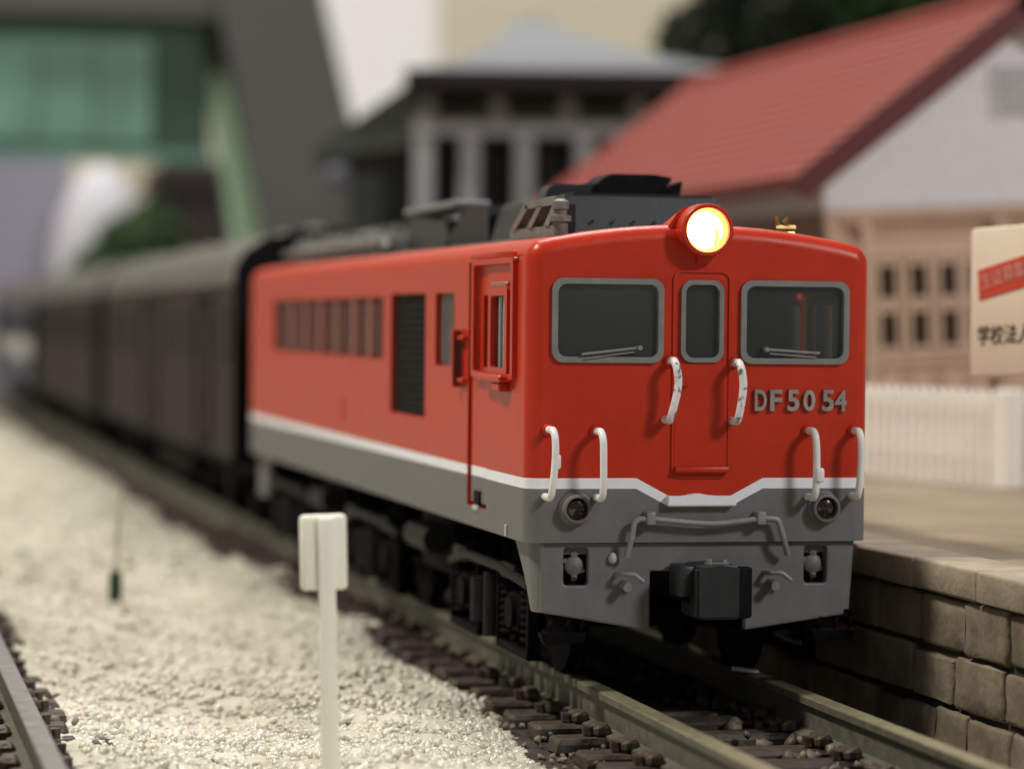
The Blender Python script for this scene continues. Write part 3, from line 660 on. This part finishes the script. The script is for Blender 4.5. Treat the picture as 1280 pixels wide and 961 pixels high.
# second row of equipment further back
bm = B(); prism(bm, [(2.78, 2.36), (4.2, 2.36), (3.5, 2.62), (2.82, 2.62)], 'X', -.52, .45); obj('dark_housing', bm, 'roof_dark', loco)
bm = B(); prism(bm, [(3.9, 2.36), (5.4, 2.36), (5.35, 2.632), (4.1, 2.56)], 'X', -.52, .10); obj('grey_housing', bm, 'hood', loco)
bm = B(); box(bm, -.56, -.30, 3.7, 5.35, 2.635, 2.685, .02); obj('vent_lid', bm, 'lid', loco, smooth=40)
for k in range(9):
    yy = 5.7+k*.5
    bm = B(); box(bm, -.60, .55, yy, yy+.33, 2.36, 2.52+.05*((k*7) % 3)/2, .03); cyl(bm, (-.5, yy+.1, 2.5), (-.5, yy+.1, 2.60), .06, 10); obj('roof_vent', bm, 'gear', loco, smooth=40)
bm = B(); tube(bm, [(-.66, 5.4, 2.40), (-.66, 5.5, 2.46), (-.66, 10.1, 2.46)], .03, 8); obj('roof_conduit', bm, 'gear', loco, smooth=60)
# brass whistle
bm = B(); box(bm, .48, .60, .26, .34, 2.36, 2.405, .01); cyl(bm, (.49, .28, 2.42), (.60, .28, 2.42), .018, 8); cyl(bm, (.52, .30, 2.40), (.50, .30, 2.48), .012, 6); cyl(bm, (.54, .30, 2.45), (.57, .30, 2.475), .012, 6); cyl(bm, (.56, .30, 2.40), (.56, .30, 2.445), .016, 8); obj('whistle', bm, 'brass', loco, smooth=40)

# bogies
def make_bogie():
    b = bpy.data.objects.new('bogie', None)
    bm = B()
    for sx in (-1, 1):
        x0, x1 = sorted((sx*.66, sx*.72))
        prism(bm, [(-1.05, .52), (-.85, .60), (-.3, .58), (-.15, .46), (.15, .46), (.3, .58), (.85, .60), (1.05, .52), (1.05, .42), (.7, .44), (.3, .30), (-.3, .30), (-.7, .44), (-1.05, .42)], 'X', x0, x1)
    box(bm, -.62, .62, -.25, .25, .30, .60)
    fr = obj('bogie', bm, 'under', loco)
    for sy in (-.62, .62):
        bm = B()
        for sx in (-1, 1):
            lathe(bm, [(0, .34), (.03, .34), (.035, .30), (.09, .30), (.095, .12), (.10, .001)], (sx*.455, sy, .30), (sx, 0, 0), 28)
        cyl(bm, (-.46, sy, .30), (.46, sy, .30), .06, 10); obj('wheelset', bm, 'under', fr, smooth=40)
        for sx in (-1, 1):
            bm = B(); x0, x1 = sorted((sx*.66, sx*.80)); box(bm, x0, x1, sy-.13, sy+.13, .22, .44, .02, 1); cyl(bm, (sx*.79, sy, .33), (sx*.83, sy, .33), .09, 12); obj('axle_box', bm, 'under', fr, smooth=40)
            for sg_ in (-.24, .24):
                bm = B()
                for k in range(7): lathe(bm, [(-.014, .050), (0, .062), (.014, .050)], (sx*.76, sy+sg_, .20+k*.042), (0, 0, 1), 12, cap=True)
                cyl(bm, (sx*.76, sy+sg_, .18), (sx*.76, sy+sg_, .47), .040, 8)
                obj('coil_spring', bm, 'under', fr, smooth=40)
            bm = B(); x0, x1 = sorted((sx*.74, sx*.81)); box(bm, x0, x1, sy-.38, sy-.34, .10, .56, .008, 1); box(bm, x0, x1, sy+.34, sy+.38, .10, .56, .008, 1); box(bm, x0, x1, sy-.38, sy+.38, .10, .145, .008, 1); obj('pedestal', bm, 'under', fr, smooth=40)
            bm = B(); x0, x1 = sorted((sx*.73, sx*.84)); box(bm, x0, x1, sy-.15, sy+.20, .50, .60, .03, 2); obj('brake_cylinder', bm, 'under2', fr, smooth=40)
    for sx in (-1, 1):
        bm = B(); cyl(bm, (sx*.80, -.10, .14), (sx*.80, -.10, .50), .05, 10); cyl(bm, (sx*.80, .14, .2), (sx*.80, .14, .45), .07, 10); tube(bm, [(sx*.80, -1.0, .5), (sx*.84, -.5, .56), (sx*.84, .4, .56), (sx*.80, 1.0, .48)], .028, 8); obj('sand_pipe', bm, 'under2', fr, smooth=40)
    return fr
bog = make_bogie(); bog.location = (0, 1.45, 0)
for yy in (5.15, 8.85):
    c = copy_tree(bog, loco); c.location = (0, yy, 0)
for yy in (2.75, 6.6):
    bm = B(); box(bm, -.74, .74, yy, yy+.95, .34, .76, .05, 2); ft = obj('equipment_box', bm, 'under', loco, smooth=40)
    bm = B(); cyl(bm, (-.80, yy+.15, .56), (-.80, yy+.80, .56), .09, 12); obj('air_tank', bm, 'under2', ft, smooth=40)

# ------------------------------------------------------------------ coaches
def make_coach(label, y0, ln, body_m, low_m, first):
    t = empty('passenger_coach', label, 'coach', (0, y0, 0), group='coaches behind the locomotive')
    bm = B(); box(bm, -.93, .93, 0, ln, .62, 2.26, .04, 2)
    bmesh.ops.bisect_plane(bm, geom=bm.verts[:]+bm.edges[:]+bm.faces[:], plane_co=(0, 0, 1.15), plane_no=(0, 0, 1))
    bmesh.ops.bisect_plane(bm, geom=bm.verts[:]+bm.edges[:]+bm.faces[:], plane_co=(0, 0, 1.62), plane_no=(0, 0, 1))
    for f in bm.faces: f.material_index = 1 if 1.15 < f.calc_center_median().z < 1.62 else 0
    obj('body', bm, [body_m, low_m], t)
    pr = [(-.965, 2.22), (-.95, 2.36), (-.87, 2.50), (-.68, 2.62), (-.35, 2.70), (0, 2.72), (.35, 2.70), (.68, 2.62), (.87, 2.50), (.95, 2.36), (.965, 2.22)]
    bm = B(); prism(bm, pr, 'Y', -.03, ln+.03); rf = obj('roof', bm, 'coach_roof', t, smooth=60)
    for ye in (-.065, ln+.035):
        bm = B(); prism(bm, [(x_*1.01, z_+.012) for x_, z_ in pr]+[(.97, .60), (-.97, .60)], 'Y', ye, ye+.03); obj('end_panel', bm, 'black', t)
    for k in range(6):
        bm = B(); lathe(bm, [(0, .14), (.07, .13), (.10, .06)], (0, 1.5+k*2.0, 2.70), (0, 0, 1), 14); obj('ventilator', bm, 'coach_roof', rf, smooth=40)
    wins = ((.6, 1.5), (3.4, 4.4), (5.0, 5.9), (8.6, 9.6), (10.2, 11.0), (11.6, 12.5)) if first else tuple((1.3+k*1.15, 2.1+k*1.15) for k in range(10))
    drs = ((1.9, 3.0), (6.6, 8.0)) if first else ((.3, .9), (ln-.9, ln-.3))
    for sx in (-1, 1):
        x0, x1 = sorted((sx*.928, sx*.94))
        for a, b in wins:
            bm = B(); frame_ring(bm, rrect(a, b, 1.50, 2.0, .05), rrect(a+.06, b-.06, 1.56, 1.94, .04), 'X', sx*.925, sx*.948); wf = obj('window', bm, body_m, t)
            bm = B(); box(bm, x0, x1, a+.04, b-.04, 1.54, 1.96); obj('pane', bm, 'dark_pane', wf)
        for a, b in drs:
            bm = B(); frame_ring(bm, rrect(a, b, .68, 2.12, .02), rrect(a+.08, b-.08, .74, 2.04, .02), 'X', sx*.925, sx*.950); d = obj('door', bm, 'under', t)
            bm = B(); box(bm, x0, x1, a+.2, b-.2, 1.5, 1.95); obj('pane', bm, 'dark_pane', d)
    bm = B(); box(bm, -.75, .75, .2, ln-.2, .50, .62); box(bm, -.7, .7, 5.2, 8.6, .2, .5, .05); obj('underframe', bm, 'under', t)
    for yy in (2.3, ln-2.3):
        bm = B()
        for sx in (-1, 1):
            x0, x1 = sorted((sx*.62, sx*.72)); box(bm, x0, x1, yy-1.3, yy+1.3, .30, .46, .03)
        box(bm, -.64, .64, yy-.3, yy+.3, .30, .50); bg_ = obj('bogie', bm, 'under', t)
        for sy in (-.8, .8):
            bm = B()
            for sx in (-1, 1): lathe(bm, [(0, .30), (.10, .28), (.11, .01)], (sx*.46, yy+sy, .29), (sx, 0, 0), 20); box(bm, *sorted((sx*.64, sx*.8)), yy+sy-.15, yy+sy+.15, .18, .42, .02)
            cyl(bm, (-.47, yy+sy, .29), (.47, yy+sy, .29), .10, 10); obj('wheelset', bm, 'under', bg_)
    for yy in (-.18, ln+.02):
        bm = B(); box(bm, -.38, .38, yy, yy+.16, .66, 2.15, .04); obj('gangway', bm, 'black', t)
    return t
make_coach('dark brown coach with grey roof coupled straight behind the red locomotive', 11.15, 13.35, 'coach', 'coach', True)
make_coach('dark brown coach second behind the locomotive', 24.95, 13.7, 'coach', 'coach', False)
make_coach('dark blue coach with pale band, farthest left in the train', 39.1, 13.7, 'coach_blue', 'cream', False)

# ------------------------------------------------------------------ white post near the camera, marker on the gravel
t = empty('sign_post', 'thin white plastic post with a small rectangular plate, in front of the locomotive', 'sign post', (-2.215, -1.62, -0.20), (0.0, -0.028, 0.0))
bm = B(); box(bm, -.034, .038, -.020, .035, 0, 1.215, .008, 2)
for v in bm.verts: v.co.x *= 1.12-.12*min(1, v.co.z/1.0)
obj('post', bm, 'plastic_white', t, smooth=40)
bm = B(); box(bm, -.115, .100, .005, .06, .885, 1.228, .022, 3); pl = obj('plate', bm, 'plastic_white', t, smooth=50)
t = empty('marker_post', 'small dark-based marker post standing in the gravel left of the white post', 'marker', (-2.40, 6.9, -0.22), (0, .03, 0))
bm = B(); box(bm, -.045, .045, -.045, .045, 0, .26, .015, 2); obj('base', bm, 'br_frame', t)
bm = B(); box(bm, -.02, .02, -.02, .02, .25, .85, .006, 1); obj('post', bm, 'plastic_white', t)
# ------------------------------------------------------------------ fence and sign board on the platform
fA = Vector((4.30, 6.05, .676)); fB = Vector((3.35, 9.9, .676))
d = (fB-fA); FL = d.length; ang = math.atan2(d.y, d.x)
fen = empty('picket_fence', 'white picket fence along the platform in front of the station', 'fence', fA, (0, 0, ang))
for z_ in (.20, .56):
    bm = B(); box(bm, .05, FL, -.02, .02, z_, z_+.07, .008, 1); obj('rail', bm, 'fence', fen)
bm = B(); prism(bm, [(-.045, 0), (.045, 0), (.045, .70), (0, .755), (-.045, .70)], 'Y', .021, .05)
pk = bpy.data.meshes.new('picket'); bm.to_mesh(pk); bm.free(); pk.materials.append(M['fence'])
x_ = .14
while x_ < FL:
    o = bpy.data.objects.new('picket', pk); C.objects.link(o); o.parent = fen; o.location = (x_, 0, 0); x_ += .128
for x_ in (0, FL):
    bm = B(); box(bm, x_-.075, x_+.075, -.075, .075, 0, .76, .015, 2); obj('post', bm, 'fence', fen)
fen2 = empty('rail_fence', 'white two-bar fence right of the picket fence, below the sign board', 'fence', (4.47, 5.95, .676), (0, 0, -0.10))
for z_ in (.33, .60):
    bm = B(); box(bm, -.02, 3.2, -.03, .03, z_-.02, z_+.07, .015, 1); obj('rail', bm, 'fence', fen2)
for x_ in (0.0, 1.1, 2.2, 3.2):
    bm = B(); box(bm, x_-.05, x_+.05, .031, .11, 0, .76, .015, 1); obj('post', bm, 'fence', fen2)
sg = empty('sign_board', 'cream notice board with red slanted banner and dark lettering at right edge', 'sign', (2.20, 1.72, .69), (-0.05, -0.05, -1.08))
bm = B(); box(bm, 0, 1.25, 0, .07, .915, 1.81, .022, 2); bd = obj('board', bm, 'board', sg, smooth=40)
for x_ in (.62, 1.1):
    bm = B(); box(bm, x_-.035, x_+.035, .072, .14, -.05, 1.6); obj('post', bm, 'fence', sg)
bm = B(); prism(bm, [(.075, 1.375), (.62, 1.475), (.62, 1.665), (.065, 1.555)], 'Y', -.005, .0); bn = obj('banner', bm, 'sign_red', bd)
def put_text(s, size, loc, rot, m, parent, scx=1.0):
    me = text_mesh(s, size, .0015, 'LEFT')
    o = link('lettering', me, m, parent); o.location = loc; o.rotation_euler = (math.pi/2, rot, 0); o.scale = (scx, 1, 1)
    return o
put_text('生徒募集中', .105, (.090, -.008, 1.475), -.19, 'sign_pink', bd, .82)
put_text('学校法人', .128, (.06, -.004, 1.155), 0.0, 'sign_ink', bd, .80)

# ------------------------------------------------------------------ station building
st = empty('station_building', 'tan station building with red tiled roof and white gable behind the platform', 'building', (4.156, 10.3, .69), (0, -0.0506, 0))
HW, RH, SL, EV = 2.306, 1.629, 11.06, 2.55
wx0, wx1 = .32, 2*HW-.32
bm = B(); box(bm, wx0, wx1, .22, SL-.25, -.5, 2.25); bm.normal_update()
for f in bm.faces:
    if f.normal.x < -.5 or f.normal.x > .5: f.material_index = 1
wl = obj('wall', bm, ['tan', 'stn_side_shaded'], st)
bm = B(); prism(bm, [(wx0-.02, 2.252), (wx1+.02, 2.252), (wx1+.02, 2.62), (HW, EV+RH-.22), (wx0-.02, 2.62)], 'Y', .20, SL-.22); gb = obj('gable', bm, 'gable', st)
bm = B(); box(bm, wx0-.04, wx1+.04, .14, .215, 2.13, 2.25); obj('beam', bm, 'tan', wl)
bm = B(); box(bm, wx0+.10, wx1-.10, .15, .215, 1.80, 1.95); obj('lintel', bm, 'tan2', wl)
bm = B(); box(bm, wx0+.10, wx1-.10, .17, .215, .82, .90); obj('sill', bm, 'tan2', wl)
for s in (.34, .66, 1.97, 2.75, 3.95, 4.25):
    bm = B(); box(bm, s-.045, s+.045, .12, .215, -.3, 2.13); obj('corner_post', bm, 'tan2', wl)
for i, s in enumerate((.79, 1.09, 1.385, 1.665, 2.06, 2.36, 2.86, 3.16, 3.46)):
    for z0, z1 in ((1.43, 1.73), (.98, 1.30)):
        bm = B(); frame_ring(bm, rrect(s-.05, s+.22, z0-.06, z1+.06, .01), rrect(s, s+.17, z0, z1, .01), 'Y', .17, .235); wf = obj('window', bm, 'tan2', wl)
        bm = B(); box(bm, s, s+.17, .212, .218, z0, z1); obj('pane', bm, 'stn_glass', wf)
    bm = B(); box(bm, s+.02, s+.15, .20, .217, .25, .76); obj('panel', bm, 'tan2', wl)
for k in range(7):
    for (z0, z1) in ((.9, 1.75),):
        y0 = 1.2+k*1.4
        bm = B(); box(bm, wx0-.012, wx0-.002, y0, y0+.8, z0, z1); obj('window', bm, 'stn_glass', wl)
bm = B(); box(bm, 1.95, 2.65, .17, .198, 3.05, 3.55, .01, 1); av = obj('attic_vent', bm, 'gable', gb)
for k in range(6):
    bm = B(); box(bm, 2.0, 2.6, .15, .172, 3.09+k*.075, 3.13+k*.075); obj('slat', bm, 'house_white', av)
# roof: thick slabs with courses of tiles
rf = bpy.data.objects.new('roof', None)
bm = B()
def slope(bm, sgn, off0, off1, y0, y1, t0=0.0, t1=1.0):
    def P(t, o):
        n_ = Vector((-RH, HW)).normalized()
        x = HW*t; z = EV+RH*t
        x += n_.x*o; z += n_.y*o
        return (x if sgn > 0 else 2*HW-x, z)
    prism(bm, [P(t0, off0), P(t1, off0), P(t1, off1), P(t0, off1)], 'Y', y0, y1)
for s in (1, -1): slope(bm, s, -.10, 0, 0, SL, -.02, 1.0)
rf = obj('roof', bm, 'rake', st)
for s in (1, -1):
    for k in range(16):
        bm = B(); slope(bm, s, .002, .034, .0, SL, k/16+.002, (k+1)/16-.002)
        bm.verts.ensure_lookup_table()
        tm = (k+.5)/16; nn = Vector((-RH, HW)).normalized()
        for v in bm.verts:                                  # thin the upper edge so each course laps the next
            xl = v.co.x if s > 0 else 2*HW-v.co.x
            o_ = (xl-HW*tm)*nn.x+(v.co.z-EV-RH*tm)*nn.y; t_ = ((xl-HW*tm)*nn.y-(v.co.z-EV-RH*tm)*nn.x)
            if o_ > .02 and t_ > 0: v.co.x += (-nn.x if s > 0 else nn.x)*.016; v.co.z -= nn.y*.016
        obj('tile_course', bm, 'tile', rf)
bm = B()
for s in (1, -1): slope(bm, s, -.20, .045, -.06, -.002, -.03, 1.03)
obj('bargeboard', bm, 'rake', rf)
bm = B(); tube(bm, [(HW, -.06, EV+RH+.03), (HW, SL+.05, EV+RH+.03)], .07, 10); obj('ridge_cap', bm, 'tile', rf, smooth=60)
bm = B(); box(bm, -.06, .02, 0, SL, EV-.10, EV-.02); obj('fascia', bm, 'rake', rf)

# ------------------------------------------------------------------ house behind the station
hs = empty('tiled_house', 'house with pale blue-grey roof and white columns behind the station', 'house', (3.55, 25.75, -.70), (0, 0, -0.2292)); hs.scale = (1.167, 1.167, 1.167)
def hbox(name, m, x0, x1, y0, y1, z0, z1, parent, bev=0): 
    bm = B(); box(bm, x0, x1, y0, y1, z0, z1, bev); return obj(name, bm, m, parent)
hw_ = hbox('wall', 'house_wall', .05, 5.2, .25, 4.0, 0, 4.75, hs)
for x_ in (.10, .66, 1.32, 2.05, 2.8, 3.5): hbox('column', 'house_white', x_-.11, x_+.11, -.02, .22, 0, 4.52, hs, .02)
hbox('beam', 'house_white', -.02, 5.2, -.06, .24, 4.50, 4.68, hs, .02)
for x_ in (.15, 1.0, 1.85, 2.7, 3.5): hbox('bracket', 'house_white', x_-.09, x_+.09, -.04, .24, 4.68, 4.95, hs, .02)
for x0, x1 in ((.24, .52), (.80, 1.18), (1.46, 1.90), (2.19, 2.66)):
    hbox('window', 'dark_pane', x0, x1, .20, .245, .4, 4.45, hw_)
hbox('eave', 'eave', -.12, 4.6, -.7, 4.5, 5.02, 5.24, hs, .03)
# concave hipped roof
bm = B(); rings = []
for t in np.linspace(0, 1, 9):
    cz = 5.24+.80*(t**1.7); ins = t
    x0, x1 = -.10+ins*1.33, 4.6-ins*3.0; y0, y1 = -.75+ins*2.2, 4.55-ins*2.2
    rings.append([(x0, y0, cz), (x1, y0, cz), (x1, y1, cz), (x0, y1, cz)])
loft(bm, rings); hr = obj('roof', bm, 'house_roof', hs, smooth=25)
bm = B(); tube(bm, [(1.2, 1.9, 6.04), (1.62, 1.9, 6.04)], .10, 8); obj('ridge', bm, 'house_roof', hr, smooth=60)
wg = hbox('side_wing', 'house_green', -.85, .0, .5, 3.5, 0, 4.40, hs)
bm = B(); prism(bm, [(-1.25, 4.32), (.0, 5.20), (.0, 4.38), (-1.25, 4.18)], 'Y', .1, 3.9); obj('wing_roof', bm, 'house_green', wg)
bm = B(); bmesh.ops.create_icosphere(bm, subdivisions=2, radius=.16, matrix=Matrix.Translation((-.95, .2, 4.0))); obj('wall_ornament', bm, 'house_roof', wg, smooth=60)

# ------------------------------------------------------------------ overbridge across the tracks at the back
br = empty('overbridge', 'grey overbridge with green windows crossing behind the coaches', 'bridge', (0, 44, -.33))
dz = .33
bm = B(); prism(bm, [(2.95, 8.9+dz), (5.05, 8.9+dz), (7.35, .0), (4.85, .0), (4.03, 3.534+dz), (3.10, 8.0+dz)], 'Y', -.3, 3.2); pier = obj('pier', bm, 'concrete', br)
bm = B(); box(bm, -9, 3.1, 0, 3, 8.0+dz, 9.4+dz); obj('parapet', bm, 'concrete', br)
bm = B(); box(bm, -9, 2.98, .5, 2.8, 5.25+dz, 8.0+dz); gw = obj('gallery', bm, 'br_frame', br)
for k in range(8):
    bm = B(); box(bm, 1.75-k*1.15-1.11, 1.75-k*1.15, .42, .51, 5.45+dz, 7.55+dz); wn_ = obj('window', bm, 'br_green', gw)
bm = B(); box(bm, -9, 3.0, .30, .5, 5.10+dz, 5.30+dz); obj('girder', bm, 'br_green', br)
bm = B(); prism(bm, [(2.95, 6.9+dz), (3.25, 6.9+dz), (4.95, 0), (4.05, 0)], 'Y', .4, .9)
obj('brace', bm, 'pale_green', br)
bm = B(); prism(bm, [(-9.2, 9.4+dz), (-7.0, 9.4+dz), (-6.2, 0), (-9.9, 0)], 'Y', -.3, 3.2); obj('pier', bm, 'concrete', br)

# things beyond the bridge
bm = B(); box(bm, -6, 1.5, 0, 5, 0, 6.6, .1); o = obj('lavender_building', bm, 'lavender'); o.location = (0, 62, -.33); tag(o, 'blurred lavender block seen under the bridge at far left', 'building')
bm = B(); lathe(bm, [(0, 1.25), (4.0, 1.25), (5.0, 1.05), (5.8, .65), (6.2, .15)], (0, 0, 0), (0, 0, 1), 28); o = obj('white_dome', bm, 'white_wall', smooth=50); o.location = (2.2, 61, -.33); tag(o, 'white domed tank seen under the bridge beside the lavender block', 'tank')
bm = B(); box(bm, -1.3, 1.3, 0, 3, 0, 5.6, .08); prism(bm, [(-1.5, 5.6), (1.5, 5.6), (1.3, 6.3), (-1.2, 6.3)], 'Y', -.2, 3.2); o = obj('dark_shed', bm, 'eave'); o.location = (4.9, 60.5, -.33); tag(o, 'black shed seen under the bridge beside the green bush', 'shed')
bm = B(); box(bm, 0, 4.6, 0, 3, 0, 17, .1); o = obj('white_tower', bm, 'tower_white'); o.location = (10.4, 80, -.33); tag(o, 'white blurred building between the bridge pier and the house', 'building')

def foliage(name, label, loc, blobs, n, leaf, m, seed, cat, trunk):
    t = empty(name, label, cat, loc)
    rg = np.random.default_rng(seed); P = []
    for (bx_, by, bz, r) in blobs:
        k = int(n*r**2); v = rg.normal(size=(k, 3)); v /= np.linalg.norm(v, axis=1, keepdims=True); rad = r*rg.random(k)**(1/3.2)
        P.append(np.array([bx_, by, bz])+v*rad[:, None])
    P = np.concatenate(P); k = len(P)
    a = rg.normal(size=(k, 3)); a /= np.linalg.norm(a, axis=1, keepdims=True); b = np.cross(a, rg.normal(size=(k, 3))); b /= np.linalg.norm(b, axis=1, keepdims=True)
    s = leaf*(.6+.8*rg.random(k))[:, None]
    Vv = np.stack([P+a*s, P+b*s*.5, P-a*s, P-b*s*.5], 1).reshape(-1, 3)
    me = bpy.data.meshes.new('crown'); me.from_pydata(Vv.tolist(), [], np.arange(4*k).reshape(-1, 4).tolist()); link('crown', me, m, t)
    bm = B(); tube(bm, [(0, 0, 0), (.05, 0, trunk*.5), (0, 0, trunk)], [.22, .16, .09], 8); tr = obj('trunk', bm, 'bark', t, smooth=60)
    for (bx_, by, bz, r) in blobs[:4]:
        bm = B(); tube(bm, [(0, 0, trunk*.7), (bx_*.5, by*.5, (trunk*.7+bz)/2), (bx_, by, bz)], [.10, .07, .03], 6); obj('limb', bm, 'bark', tr, smooth=60)
foliage('bush', 'green bush under the bridge, above the coach roofs', (2.75, 58.5, -.33), [(0, 0, 3.9, 1.0), (-.7, 0, 3.2, .9), (.5, .3, 4.4, .8), (.6, 0, 3.2, .9), (0, 0, 2.2, 1.1), (-.3, 0, 1.2, .9)], 1500, .16, 'leaf', 1, 'bush', 2.5)
foliage('dark_tree', 'dark tree behind the red station roof near the top edge', (10.6, 32, -.33), [(0, 0, 7.2, 1.1), (-.9, 0, 6.9, .8), (.8, .2, 6.7, .9), (-.3, 0, 5.8, 1.1), (.7, 0, 5.4, 1.1), (0, 0, 8.2, 1.0), (.5, 0, 9, .8)], 1500, .18, 'leaf_dark', 2, 'tree', 5.0)
foliage('green_tree', 'green tree above the red roof ridge at the top edge', (13.6, 33, -.33), [(0, 0, 8.2, 1.2), (-1.1, 0, 8.0, .9), (1.1, 0, 8.0, 1.0), (0, 0, 7.2, .9), (-.5, 0, 9.1, .9), (.6, 0, 9.2, .9)], 1500, .18, 'leaf', 3, 'tree', 6.5)
